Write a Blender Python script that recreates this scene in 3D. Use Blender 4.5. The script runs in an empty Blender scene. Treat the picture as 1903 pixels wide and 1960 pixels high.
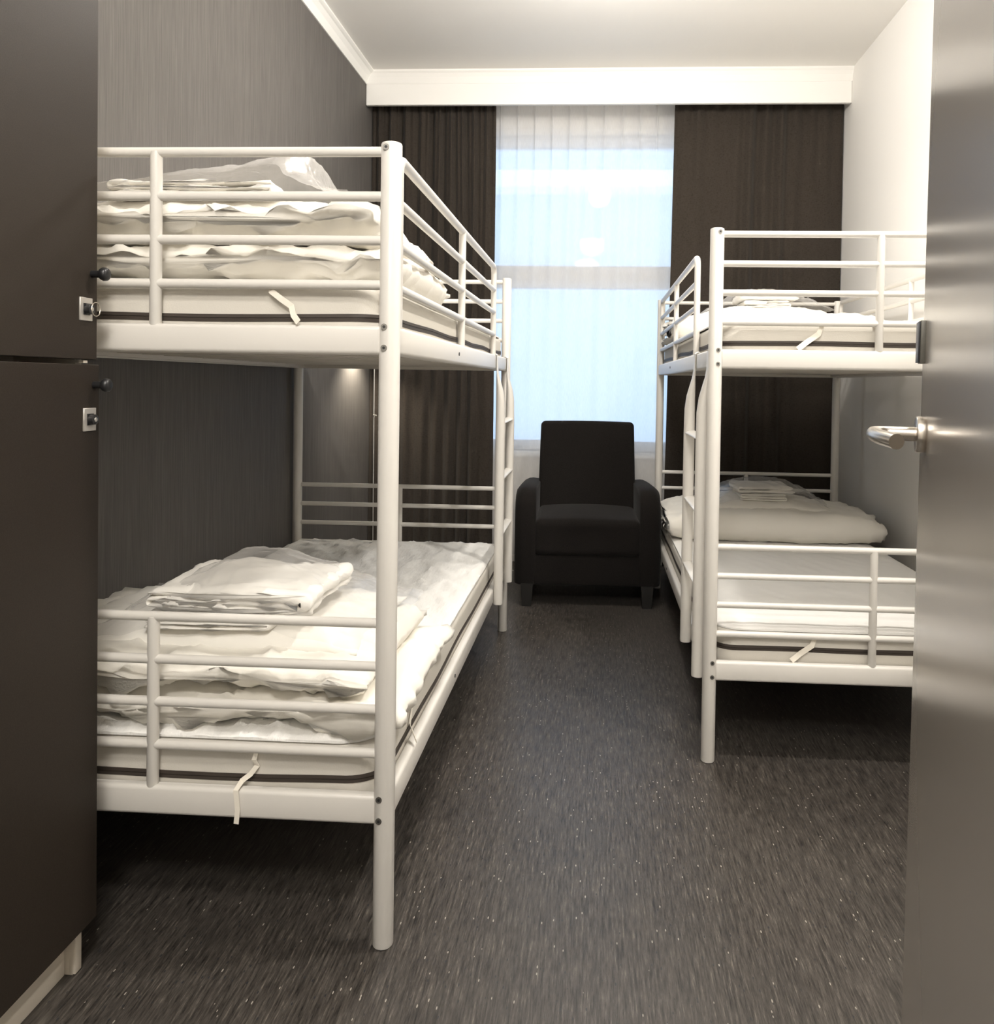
import bpy, bmesh, math, random
from mathutils import Vector, Matrix, noise
from math import sin, cos, pi, radians, sqrt, atan2

S = bpy.context.scene
COL = S.collection
rnd = random.Random(7)

# ------------------------------------------------------------------ camera
F, CX, CY = 1545.054, 1051.286, 761.072
YAW, PITCH, ROLL, CAMZ = .0582, .0186, .0151, 1.1116
def make_camera():
    fw = Vector((-sin(YAW) * cos(PITCH), cos(YAW) * cos(PITCH), -sin(PITCH)))
    r = Vector((cos(YAW), sin(YAW), 0)); d = fw.cross(r)
    c, s = cos(ROLL), sin(ROLL)
    r2 = c * r - s * d; d2 = s * r + c * d
    cam = bpy.data.cameras.new('camera'); o = bpy.data.objects.new('camera', cam); COL.objects.link(o)
    cam.sensor_fit = 'HORIZONTAL'; cam.sensor_width = 36; cam.lens = F / 1903 * 36
    cam.shift_x = (1903 / 2 - CX) / 1903; cam.shift_y = (CY - 1960 / 2) / 1903
    cam.clip_start = .02
    M = Matrix((r2, -d2, -fw)).transposed().to_4x4(); M.translation = Vector((0, 0, CAMZ))
    o.matrix_world = M; S.camera = o
make_camera()

# ------------------------------------------------------------------ materials
def new_mat(name):
    m = bpy.data.materials.new(name); m.use_nodes = True
    nt = m.node_tree; nt.nodes.clear()
    out = nt.nodes.new('ShaderNodeOutputMaterial')
    return m, nt, out
def N(nt, t, **kw):
    n = nt.nodes.new(t)
    for k, v in kw.items():
        if k in n.inputs: n.inputs[k].default_value = v
        else: setattr(n, k, v)
    return n
def L(nt, a, b): nt.links.new(a, b)
def principled(name, col, rough=.5, metal=0., spec=.5, sheen=0., coat=0.):
    m, nt, out = new_mat(name)
    p = N(nt, 'ShaderNodeBsdfPrincipled')
    p.inputs['Base Color'].default_value = (*col, 1); p.inputs['Roughness'].default_value = rough
    p.inputs['Metallic'].default_value = metal; p.inputs['Specular IOR Level'].default_value = spec
    if sheen: p.inputs['Sheen Weight'].default_value = sheen
    if coat: p.inputs['Coat Weight'].default_value = coat
    L(nt, p.outputs[0], out.inputs[0])
    return m, nt, p
def coords(nt, scale=(1, 1, 1), src='Object'):
    tc = N(nt, 'ShaderNodeTexCoord'); mp = N(nt, 'ShaderNodeMapping'); mp.inputs['Scale'].default_value = scale
    L(nt, tc.outputs[src], mp.inputs[0]); return mp.outputs[0]
def noise_tex(nt, vec, scale, detail=4, rough=.55):
    n = N(nt, 'ShaderNodeTexNoise'); n.inputs['Scale'].default_value = scale
    n.inputs['Detail'].default_value = detail; n.inputs['Roughness'].default_value = rough
    L(nt, vec, n.inputs['Vector']); return n.outputs['Fac']
def ramp(nt, fac, stops):
    r = N(nt, 'ShaderNodeValToRGB'); e = r.color_ramp.elements
    while len(e) < len(stops): e.new(.5)
    for i, (p, c) in enumerate(stops): e[i].position = p; e[i].color = (*c, 1)
    L(nt, fac, r.inputs[0]); return r.outputs[0]
def bump(nt, p, h, strength=.2, dist=.002):
    b = N(nt, 'ShaderNodeBump'); b.inputs['Strength'].default_value = strength; b.inputs['Distance'].default_value = dist
    L(nt, h, b.inputs['Height']); L(nt, b.outputs[0], p.inputs['Normal'])
def mixc(nt, fac, a, b, mode='MIX'):
    m = N(nt, 'ShaderNodeMix', data_type='RGBA', blend_type=mode)
    for s, v in ((0, fac), (6, a), (7, b)):
        if hasattr(v, 'node'): L(nt, v, m.inputs[s])
        else: m.inputs[s].default_value = v if s == 0 else (*v, 1)
    return m.outputs[2]

M = {}
def build_materials():
    M['metal'], nt, p = principled('white_powder_coat', (.68, .655, .61), .36)
    bump(nt, p, noise_tex(nt, coords(nt), 180, 2), .04, .001)
    M['bolt'] = principled('bolt_steel', (.30, .29, .27), .35, 1.)[0]
    M['bolt_dark'] = principled('bolt_socket', (.02, .02, .02), .5)[0]
    M['rubber'] = principled('black_plastic', (.012, .012, .013), .35)[0]
    M['zip'] = principled('zip_band', (.040, .030, .023), .6)[0]
    # mattress ticking
    M['tick'], nt, p = principled('mattress_ticking', (.62, .59, .53), .85, spec=.2)
    bump(nt, p, noise_tex(nt, coords(nt), 320, 2), .25, .0015)
    # cotton
    def cotton(name, col, fine=260):
        m, nt, p = principled(name, col, .85, spec=.2, sheen=.15)
        v = coords(nt)
        bump(nt, p, noise_tex(nt, v, fine, 3), .22, .0012)
        return m
    M['cotton'] = cotton('duvet_cotton', (.85, .82, .75))
    M['pillow'] = cotton('pillow_cotton', (.85, .825, .765))
    M['terry'] = cotton('terry_towel', (.84, .815, .76), 420)
    M['ribbon'] = cotton('strap_elastic', (.85, .80, .70))
    # wrinkled protector
    m, nt, p = principled('protector_cotton', (.84, .83, .80), .85, spec=.2)
    v = coords(nt, (26, 7, 1)); a = noise_tex(nt, v, 1.6, 5, .6)
    v2 = coords(nt); b = noise_tex(nt, v2, 60, 4, .6)
    mm = N(nt, 'ShaderNodeMath', operation='ADD'); L(nt, a, mm.inputs[0])
    m2 = N(nt, 'ShaderNodeMath', operation='MULTIPLY'); L(nt, b, m2.inputs[0]); m2.inputs[1].default_value = .35
    L(nt, m2.outputs[0], mm.inputs[1]); bump(nt, p, mm.outputs[0], .75, .006)
    M['protector'] = m
    m, nt, p = principled('protector_smooth_cotton', (.90, .885, .85), .85, spec=.2)
    bump(nt, p, noise_tex(nt, coords(nt, (8, 30, 1)), 2, 4), .18, .004)
    M['protector_smooth'] = m
    # clear plastic bag film
    m, nt, out = new_mat('clear_plastic_film')
    tr = N(nt, 'ShaderNodeBsdfTransparent'); tr.inputs[0].default_value = (.97, .97, .97, 1)
    gl = N(nt, 'ShaderNodeBsdfGlossy'); gl.inputs['Roughness'].default_value = .12; gl.inputs[0].default_value = (1, 1, 1, 1)
    df = N(nt, 'ShaderNodeBsdfDiffuse'); df.inputs[0].default_value = (.9, .88, .86, 1)
    fr = N(nt, 'ShaderNodeLayerWeight'); fr.inputs['Blend'].default_value = .25
    nz = noise_tex(nt, coords(nt), 22, 6, .65)
    bp = N(nt, 'ShaderNodeBump'); bp.inputs['Strength'].default_value = .6; bp.inputs['Distance'].default_value = .008
    L(nt, nz, bp.inputs['Height']); L(nt, bp.outputs[0], gl.inputs['Normal'])
    m1 = N(nt, 'ShaderNodeMixShader'); m2 = N(nt, 'ShaderNodeMixShader')
    mul = N(nt, 'ShaderNodeMath', operation='MULTIPLY_ADD'); L(nt, fr.outputs['Facing'], mul.inputs[0]); mul.inputs[1].default_value = .26; mul.inputs[2].default_value = .04
    L(nt, mul.outputs[0], m1.inputs[0]); L(nt, tr.outputs[0], m1.inputs[1]); L(nt, gl.outputs[0], m1.inputs[2])
    mul2 = N(nt, 'ShaderNodeMath', operation='MULTIPLY_ADD'); L(nt, fr.outputs['Facing'], mul2.inputs[0]); mul2.inputs[1].default_value = .24; mul2.inputs[2].default_value = .03
    L(nt, mul2.outputs[0], m2.inputs[0]); L(nt, m1.outputs[0], m2.inputs[1]); L(nt, df.outputs[0], m2.inputs[2])
    L(nt, m2.outputs[0], out.inputs[0]); M['film'] = m
    # floor: dark grey vinyl with grain along the room and small flecks
    m, nt, p = principled('streaked_vinyl', (.1, .09, .08), .38, spec=.45)
    g1 = noise_tex(nt, coords(nt, (210, 15, 1)), 1, 5, .75)
    g2 = noise_tex(nt, coords(nt, (90, 5, 1)), 1, 4, .6)
    g3 = noise_tex(nt, coords(nt), 2.2, 3)
    c1 = ramp(nt, g1, [(.32, (.006, .0058, .0055)), (.45, (.040, .035, .031)), (.58, (.068, .061, .054)), (.70, (.165, .147, .125))])
    c2 = ramp(nt, g2, [(.3, (.70, .70, .70)), (.7, (1.25, 1.23, 1.2))])
    c = mixc(nt, 1., c1, c2, 'MULTIPLY')
    c3 = ramp(nt, g3, [(.3, (.9, .9, .9)), (.7, (1.08, 1.08, 1.08))]); c = mixc(nt, 1., c, c3, 'MULTIPLY')
    vo = N(nt, 'ShaderNodeTexVoronoi'); vo.inputs['Scale'].default_value = 1; L(nt, coords(nt, (170, 55, 1)), vo.inputs['Vector'])
    wn = N(nt, 'ShaderNodeSeparateColor'); L(nt, vo.outputs['Color'], wn.inputs[0])
    f1 = N(nt, 'ShaderNodeMath', operation='LESS_THAN'); L(nt, vo.outputs['Distance'], f1.inputs[0]); f1.inputs[1].default_value = .22
    f2 = N(nt, 'ShaderNodeMath', operation='GREATER_THAN'); L(nt, wn.outputs[0], f2.inputs[0]); f2.inputs[1].default_value = .95
    f3 = N(nt, 'ShaderNodeMath', operation='LESS_THAN'); L(nt, wn.outputs[0], f3.inputs[0]); f3.inputs[1].default_value = .12
    fa = N(nt, 'ShaderNodeMath', operation='MULTIPLY'); L(nt, f1.outputs[0], fa.inputs[0]); L(nt, f2.outputs[0], fa.inputs[1])
    fb = N(nt, 'ShaderNodeMath', operation='MULTIPLY'); L(nt, f1.outputs[0], fb.inputs[0]); L(nt, f3.outputs[0], fb.inputs[1])
    c = mixc(nt, fa.outputs[0], c, (.30, .28, .24)); c = mixc(nt, fb.outputs[0], c, (.022, .024, .028))
    L(nt, c, p.inputs['Base Color'])
    bump(nt, p, g1, .15, .001); M['floor'] = m
    # grey wallpaper with fine vertical threads
    m, nt, p = principled('grey_thread_wallpaper', (.2, .19, .17), .7, spec=.25)
    g1 = noise_tex(nt, coords(nt, (1, 240, 6)), 1, 4, .65)
    g2 = noise_tex(nt, coords(nt, (1, 34, .8)), 1, 3, .6)
    c1 = ramp(nt, g1, [(.3, (.100, .093, .086)), (.7, (.155, .144, .133))])
    c2 = ramp(nt, g2, [(.3, (.94, .94, .94)), (.7, (1.05, 1.05, 1.05))])
    L(nt, mixc(nt, 1., c1, c2, 'MULTIPLY'), p.inputs['Base Color']); bump(nt, p, g1, .2, .001)
    M['wallpaper'] = m
    m, nt, p = principled('white_wall_paint', (.88, .86, .825), .75, spec=.3)
    bump(nt, p, noise_tex(nt, coords(nt), 240, 2), .06, .001); M['paint'] = m
    m, nt, p = principled('ceiling_paint', (.90, .88, .845), .8, spec=.2)
    bump(nt, p, noise_tex(nt, coords(nt), 200, 2), .05, .001); M['ceiling'] = m
    M['trim'] = principled('trim_paint', (.92, .91, .88), .5)[0]
    # dark curtain weave
    m, nt, p = principled('dark_curtain_weave', (.045, .037, .03), .9, spec=.15, sheen=.1)
    g1 = noise_tex(nt, coords(nt, (420, 1, 60)), 1, 3, .6); g2 = noise_tex(nt, coords(nt, (60, 1, 420)), 1, 3, .6)
    ad = N(nt, 'ShaderNodeMath', operation='ADD'); L(nt, g1, ad.inputs[0]); L(nt, g2, ad.inputs[1])
    L(nt, ramp(nt, ad.outputs[0], [(.75, (.023, .018, .0145)), (1., (.044, .036, .029)), ]), p.inputs['Base Color'])
    bump(nt, p, ad.outputs[0], .3, .001); M['curtain'] = m
    # sheer
    m, nt, out = new_mat('sheer_voile')
    tr = N(nt, 'ShaderNodeBsdfTransparent'); tl = N(nt, 'ShaderNodeBsdfTranslucent'); df = N(nt, 'ShaderNodeBsdfDiffuse')
    tl.inputs[0].default_value = (.93, .93, .93, 1); df.inputs[0].default_value = (.97, .95, .93, 1)
    a = N(nt, 'ShaderNodeMixShader'); a.inputs[0].default_value = .45; L(nt, tl.outputs[0], a.inputs[1]); L(nt, df.outputs[0], a.inputs[2])
    b = N(nt, 'ShaderNodeMixShader'); g = noise_tex(nt, coords(nt, (500, 1, 30)), 1, 2)
    mr = N(nt, 'ShaderNodeMapRange'); L(nt, g, mr.inputs[0]); mr.inputs[3].default_value = .60; mr.inputs[4].default_value = .76
    L(nt, mr.outputs[0], b.inputs[0]); L(nt, tr.outputs[0], b.inputs[1]); L(nt, a.outputs[0], b.inputs[2]); L(nt, b.outputs[0], out.inputs[0])
    M['sheer'] = m
    # armchair
    m, nt, p = principled('charcoal_upholstery', (.018, .016, .015), .9, spec=.12, sheen=.06)
    g1 = noise_tex(nt, coords(nt), 420, 3, .7)
    L(nt, ramp(nt, g1, [(.35, (.0035, .003, .0027)), (.7, (.017, .0142, .0125))]), p.inputs['Base Color']); bump(nt, p, g1, .4, .001)
    M['upholstery'] = m
    M['chair_leg'] = principled('black_stained_wood', (.008, .007, .006), .4)[0]
    # locker laminate
    m, nt, p = principled('brown_grey_laminate', (.068, .056, .045), .48, spec=.13)
    g1 = noise_tex(nt, coords(nt), 500, 3, .7)
    L(nt, ramp(nt, g1, [(.3, (.021, .0163, .0125)), (.7, (.032, .0252, .0195))]), p.inputs['Base Color']); bump(nt, p, g1, .12, .0008)
    M['laminate'] = m
    M['white_board'] = principled('white_melamine', (.62, .56, .47), .5)[0]
    M['plate'] = principled('lock_plate_steel', (.55, .52, .48), .4, .6)[0]
    # room door: satin grey lacquer
    m, nt, p = principled('satin_grey_lacquer', (.33, .298, .258), .21, spec=.9)
    M['door'] = m
    M['steel'] = principled('brushed_stainless', (.62, .57, .50), .27, 1.)[0]
    M['lockbody'] = principled('lock_grey', (.10, .095, .08), .4, .3)[0]
    M['frame'] = principled('window_frame_paint', (.75, .73, .70), .45)[0]
    m, nt, out = new_mat('window_glass')
    tr = N(nt, 'ShaderNodeBsdfTransparent'); tr.inputs[0].default_value = (.96, .98, 1, 1)
    gl = N(nt, 'ShaderNodeBsdfGlossy'); gl.inputs['Roughness'].default_value = .02
    fr = N(nt, 'ShaderNodeFresnel'); fr.inputs[0].default_value = 1.45
    a = N(nt, 'ShaderNodeMixShader'); L(nt, fr.outputs[0], a.inputs[0]); L(nt, tr.outputs[0], a.inputs[1]); L(nt, gl.outputs[0], a.inputs[2])
    L(nt, a.outputs[0], out.inputs[0]); M['glass'] = m
    M['facade'] = principled('pale_render', (.60, .66, .73), .8)[0]
    M['ledge'] = principled('white_ledge', (.92, .93, .95), .6)[0]
    M['slat'] = principled('slat_steel', (.60, .56, .50), .4)[0]
build_materials()

# ------------------------------------------------------------------ helpers
def link(name, bm, mat, parent=None, smooth=True, loc=None, recalc=True):
    if recalc: bmesh.ops.recalc_face_normals(bm, faces=bm.faces)
    me = bpy.data.meshes.new(name); bm.to_mesh(me); bm.free()
    me.materials.append(mat)
    if smooth:
        for p in me.polygons: p.use_smooth = True
    o = bpy.data.objects.new(name, me); COL.objects.link(o)
    if parent: o.parent = parent
    if loc: o.location = loc
    return o
def empty(name, loc=(0, 0, 0), rz=0):
    o = bpy.data.objects.new(name, None); COL.objects.link(o); o.location = loc; o.rotation_euler = (0, 0, rz)
    o.empty_display_size = .05; return o
def tag(o, label, cat, group=None):
    o['label'] = label; o['category'] = cat
    if group: o['group'] = group
    return o
def struct(o, label=None, cat=None):
    o['kind'] = 'structure'
    if label: o['label'] = label
    if cat: o['category'] = cat
    return o
def sharp(o, ang=35):
    me = o.data; me.set_sharp_from_angle(angle=radians(ang)); return o
def box(bm, x0, x1, y0, y1, z0, z1, bev=0., seg=2):
    vs = [bm.verts.new((x, y, z)) for x in (x0, x1) for y in (y0, y1) for z in (z0, z1)]
    idx = [(0, 1, 3, 2), (4, 6, 7, 5), (0, 4, 5, 1), (2, 3, 7, 6), (0, 2, 6, 4), (1, 5, 7, 3)]
    fs = [bm.faces.new([vs[i] for i in f]) for f in idx]
    if bev > 0:
        es = list({e for f in fs for e in f.edges})
        bmesh.ops.bevel(bm, geom=es, offset=bev, segments=seg, affect='EDGES', profile=.5)
    return bm
def bx(*a, **k): return box(bmesh.new(), *a, **k)
def rings(bm, rs, cap=True, closed=False):
    R = [[bm.verts.new(p) for p in r] for r in rs]
    n = len(R[0])
    m = len(R) if closed else len(R) - 1
    for i in range(m):
        a, b = R[i], R[(i + 1) % len(R)]
        for j in range(n): bm.faces.new((a[j], a[(j + 1) % n], b[(j + 1) % n], b[j]))
    if cap and not closed:
        bm.faces.new(R[0][::-1]); bm.faces.new(R[-1])
    return bm
def frame_for(d):
    d = d.normalized(); up = Vector((0, 0, 1)) if abs(d.z) < .9 else Vector((1, 0, 0))
    a = d.cross(up).normalized(); return a, a.cross(d)
def tube(bm, pts, r, n=16, cap=True, flat=1.):
    pts = [Vector(p) for p in pts]; rs = []; prev = None
    for i, p in enumerate(pts):
        d = (pts[min(i + 1, len(pts) - 1)] - pts[max(i - 1, 0)])
        a, b = frame_for(d)
        if prev:
            a = (prev - d.normalized() * prev.dot(d.normalized())).normalized(); b = a.cross(d.normalized())
        prev = a
        rr = r[i] if isinstance(r, (list, tuple)) else r
        rs.append([p + a * cos(2 * pi * k / n) * rr + b * sin(2 * pi * k / n) * rr * flat for k in range(n)])
    return rings(bm, rs, cap)
def cyl(p0, p1, r, n=20, bev=0.):
    bm = bmesh.new(); p0, p1 = Vector(p0), Vector(p1); d = (p1 - p0); l = d.length; d.normalize()
    if bev: tube(bm, [p0, p0 + d * bev * .3, p0 + d * bev, p1 - d * bev, p1 - d * bev * .3, p1], [r - bev, r - bev * .3, r, r, r - bev * .3, r - bev], n)
    else: tube(bm, [p0, p1], r, n)
    return bm
def fbm(p, o=3):
    s, a = 0., 1.
    for _ in range(o): s += a * noise.noise(p); p = p * 2.07 + Vector((3.1, 1.7, 5.3)); a *= .5
    return s
def ridge(p): return 1 - abs(noise.noise(p)) * 2
def interp(t, pts):
    if t <= pts[0][0]: return pts[0][1]
    for (a, b), (c, d) in zip(pts, pts[1:]):
        if t <= c:
            k = (t - a) / (c - a); k = k * k * (3 - 2 * k); return b + (d - b) * k
    return pts[-1][1]

# ------------------------------------------------------------------ room shell
XL, XR, YB, YF, ZC = -1.372, 1.414, 4.97, -.95, 2.912
WX0, WX1, WZ0, WZ1 = -.95, .72, .69, 2.63
def room():
    o = link('floor', bx(XL - .1, XR + .1, YF - .1, YB + .1, -.08, 0), M['floor'], smooth=False); struct(o)
    o = link('ceiling', bx(XL - .1, XR + .1, YF - .1, YB + .1, ZC, ZC + .08), M['ceiling'], smooth=False); struct(o)
    o = link('wall_left', bx(XL - .1, XL, YF, YB, 0, ZC), M['wallpaper'], smooth=False); struct(o)
    o = link('wall_right', bx(XR, XR + .1, YF, YB, 0, ZC), M['paint'], smooth=False); struct(o)
    o = link('wall_front', bx(XL - .1, XR + .1, YF - .1, YF, 0, ZC), M['paint'], smooth=False); struct(o)
    bm = bmesh.new()
    box(bm, XL - .1, WX0, YB, YB + .22, 0, ZC); box(bm, WX1, XR + .1, YB, YB + .22, 0, ZC)
    box(bm, WX0, WX1, YB, YB + .22, 0, WZ0); box(bm, WX0, WX1, YB, YB + .22, WZ1, ZC)
    o = link('wall_back', bm, M['paint'], smooth=False); struct(o)
    # window
    w = empty('window_1', ((WX0 + WX1) / 2, YB + .1, WZ0)); struct(w, 'tall two part window behind the white sheer curtain', 'window')
    def wp(name, bm, m):
        o = link(name, bm, m, smooth=False); o.parent = w; o.matrix_parent_inverse = Matrix.Translation(-Vector(w.location)); return o
    bm = bmesh.new(); y0, y1 = YB + .06, YB + .13
    box(bm, WX0, WX0 + .06, y0, y1, WZ0, WZ1); box(bm, WX1 - .06, WX1, y0, y1, WZ0, WZ1)
    box(bm, WX0, WX1, y0, y1, WZ0, WZ0 + .06); box(bm, WX0, WX1, y0, y1, WZ1 - .06, WZ1)
    box(bm, WX0, WX1, y0 - .02, y1, 1.70, 1.835)
    wp('window_frame', bm, M['frame'])
    wp('pane', bx(WX0 + .05, WX1 - .05, YB + .09, YB + .096, WZ0 + .05, 1.71), M['glass'])
    wp('pane', bx(WX0 + .05, WX1 - .05, YB + .09, YB + .096, 1.825, WZ1 - .05), M['glass'])
    wp('window_sill', bx(WX0 - .03, WX1 + .03, YB - .03, YB + .07, WZ0 - .035, WZ0, bev=.004), M['trim'])
    # cornice along the grey wall and above the pelmet
    def cove(name, p_of, length, y):
        prof = [(0, 0), (.006, 0), (.010, .010), (.020, .036), (.036, .056), (.044, .060), (.052, .066), (.052, .0745), (0, .0745)]
        bm = bmesh.new(); rings(bm, [[p_of(a, b, t) for a, b in prof] for t in y]); o = link(name, bm, M['trim'], smooth=False); return o
    zc = ZC - .0745
    o = cove('trim_1', lambda a, b, t: (XL + a, t, zc + b), 0, (YF, 4.675)); struct(o, 'white cove moulding along the top of the grey wall', 'moulding')
    o = cove('trim_2', lambda a, b, t: (t, 4.675 - a * .55, zc + b), 0, (XL, XR)); struct(o, 'white cove moulding above the pelmet', 'moulding')
    o = link('trim_3', bx(XL + .002, XR - .001, 4.675, 4.70, 2.716, ZC - .001, bev=.003), M['trim'], smooth=False); struct(o, 'deep white pelmet board above the curtains', 'pelmet')
    # facade across the street
    bm = bx(-14, 14, 16, 17, -6, 8.5)
    o = link('outside_facade', bm, M['facade'], smooth=False); struct(o, 'pale building front across the street beyond the window', 'building')
    bm = bmesh.new(); box(bm, -14, 14, 15.3, 16.02, 4.83, 5.13)
    b = link('ledge', bm, M['ledge'], o, smooth=False)
room()

# ------------------------------------------------------------------ bunk beds
H, BL, BW = 1.57, 2.02, .9392
RZ_L = [.379, .4652, .5501, .6355]; RZ_U = [1.2959, 1.3821, 1.4673, 1.5535]
BRD = [(.2421, .2999), (1.1604, 1.2169)]
def bunk(x0, y0, s, flip, label, ladder):
    """x0,y0: near aisle post on the floor; s=+1/-1: direction from aisle to wall; flip: ladder at the far end."""
    root = empty('bunk_bed', (x0, y0, 0)); tag(root, label, 'bunk bed', 'white metal bunk beds')
    X = lambda u: s * u
    V = (lambda v: BL - v) if flip else (lambda v: v)
    def P(name, bm, m=None, par=None, ang=40):
        o = link(name, bm, m or M['metal'], par or root); sharp(o, ang); return o
    rr, ru = .0096, .0115
    for u in (0, BW):
        for v in (0, BL):
            post = P('post', cyl((X(u), v, 0), (X(u), v, H), .0203, 28, .004))
            if u == 0:
                for z in (BRD[0][0] + .013, BRD[0][1] - .003, BRD[1][0] + .013, BRD[1][1] - .003, 1.5535 + .004):
                    f = -1 if v == 0 else 1
                    yb = v + f * .0192; xb = X(.006)
                    bm = bmesh.new(); tube(bm, [(xb, yb, z), (xb, yb + f * .0022, z)], .0062, 18)
                    bo = P('bolt', bm, M['bolt'], post)
                    bm = bmesh.new(); tube(bm, [(xb, yb + f * .002, z), (xb, yb + f * .0028, z)], .0030, 6)
                    # hex socket joined as second material on the bolt
                    me2 = bpy.data.meshes.new('socket'); bm.to_mesh(me2); bm.free()
                    bj = bmesh.new(); bj.from_mesh(bo.data); k = len(bj.faces); bj.from_mesh(me2); bj.faces.ensure_lookup_table()
                    for fc in bj.faces[k:]: fc.material_index = 1
                    bj.to_mesh(bo.data); bj.free(); bo.data.materials.append(M['bolt_dark']); bpy.data.meshes.remove(me2)
    for v in (0, BL):
        for zs, (b0, b1) in ((RZ_L, BRD[0]), (RZ_U, BRD[1])):
            for z in zs: P('end_rail', cyl((X(.012), v, z), (X(BW - .012), v, z), rr, 18))
            up = bmesh.new(); tube(up, [(X(BW / 2), v, b1 - .012), (X(BW / 2), v, b1 - .004), (X(BW / 2), v, zs[3])], [ru * .6, ru, ru], 18)
            P('end_upright', up)
            xs = sorted((X(.014), X(BW - .014)))
            P('end_board', bx(xs[0], xs[1], v - .0125, v + .0125, b0, b1, bev=.008, seg=3), ang=60)
    for u in (0, BW):
        for b0, b1 in BRD:
            xa = sorted((X(u - .0125), X(u + .0125)))
            o = P('side_board', bx(xa[0], xa[1], .014, BL - .014, b0, b1, bev=.008, seg=3), ang=60)
            if u == 0:
                bm = bmesh.new(); zz = (b0 + b1) / 2
                for v in (V(1.30),): tube(bm, [(X(-.0125), v, zz), (X(-.0145), v, zz)], .005, 12)
                P('bolt', bm, M['bolt_dark'], o)
    # slatted base: a rim inside the boards and cross slats
    for b0, b1 in BRD:
        bm = bmesh.new(); za, zb = b0 + .004, b0 + .016
        xs = sorted((X(.0125), X(.045))); box(bm, xs[0], xs[1], .0125, BL - .0125, za, zb)
        xs = sorted((X(BW - .045), X(BW - .0125))); box(bm, xs[0], xs[1], .0125, BL - .0125, za, zb)
        xs = sorted((X(.02), X(BW - .02))); box(bm, xs[0], xs[1], .0125, .05, za - .004, zb - .002); box(bm, xs[0], xs[1], BL - .05, BL - .0125, za - .004, zb - .002)
        for k in range(16):
            v = .12 + k * (BL - .24) / 15
            box(bm, xs[0], xs[1], v - .03, v + .03, zb - .002, zb + .006)
        P('slatted_base', bm, M['slat'], ang=20)
    # guard rails of the upper bunk
    def guard(u, va, vb, vm, round_b):
        g = bmesh.new(); zt = 1.5555; R = .03
        xx = X(u)
        pts = [(xx, va, 1.2169 - .004), (xx, va, zt - R)]
        for k in range(1, 6):
            a = pi / 2 * k / 6; sg = 1 if vb > va else -1
            pts.append((xx, va + sg * R * (1 - cos(a)), zt - R + R * sin(a)))
        sg = 1 if vb > va else -1
        pts.append((xx, va + sg * R, zt)); pts.append((xx, vb - sg * R, zt))
        for k in range(1, 6):
            a = pi / 2 * k / 6; pts.append((xx, vb - sg * R * (1 - sin(a)), zt - R * (1 - cos(a))))
        pts += [(xx, vb, zt - R), (xx, vb, 1.2169 - .004)]
        tube(g, pts, .0108, 18); go = P('guard_rail', g)
        for z in RZ_U[:3]: P('guard_bar', cyl((xx, va, z), (xx, vb, z), rr, 16), None, go)
        P('guard_upright', cyl((xx, vm, 1.2169 - .004), (xx, vm, zt), .0108, 16), None, go)
    guard(.0, V(BL - .055), V(.455), V((BL - .055 + .455) / 2 - .02), True)
    guard(BW, .055, BL - .055, BL / 2, True)
    # ladder
    sect = [(.241, .018, .018, -.0305), (.247, .0185, .0185, -.0305), (.95, .0185, .0185, -.0305), (1.03, .0175, .0188, -.030), (1.075, .0145, .0195, -.027),
            (1.11, .0095, .0205, -.022), (1.135, .0055, .021, -.0185), (1.16, .003, .021, -.0165), (1.212, .0026, .021, -.0158)]
    lads = []
    for v in ladder:
        bm = bmesh.new(); n = 20
        rs = [[(X(cx) + s * rx * cos(2 * pi * k / n), V(v) + ry * sin(2 * pi * k / n), z) for k in range(n)] for z, rx, ry, cx in sect]
        for a in (20, 50, 80, 110):
            t = radians(a); cz, cu = 1.212, -.0158 + .011
            rs.append([(X(cu - .011 * cos(t) - cos(t) * .0026 * cos(2 * pi * k / n)), V(v) + .021 * sin(2 * pi * k / n), cz + .0085 * sin(t) + sin(t) * .0026 * cos(2 * pi * k / n)) for k in range(n)])
        rings(bm, rs); lads.append(P('ladder_rail', bm))
    v0, v1 = sorted((V(ladder[0]), V(ladder[1])))
    for z in (.515, .735, .955):
        bm = bmesh.new(); prof = []
        for k in range(9):
            t = pi * k / 8; prof.append((-.0305 - .0145 * cos(t), .003 * sin(t)))
        prof += [(a, b - .0025) for a, b in prof[::-1]]
        rings(bm, [[(X(a), t, z + b + (a + .03) * .25) for a, b in prof] for t in (v0 + .008, v1 - .008)])
        P('ladder_rung', bm)
    return root
LX, LY, RX, RY = -.4025, 1.5501, .3464, 2.394
bunk(LX, LY, -1, True, 'white metal bunk bed standing along the grey wallpapered wall', (.08, .436))
bunk(RX, RY, 1, False, 'white metal bunk bed standing along the plain white wall', (.03, .356))

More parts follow.
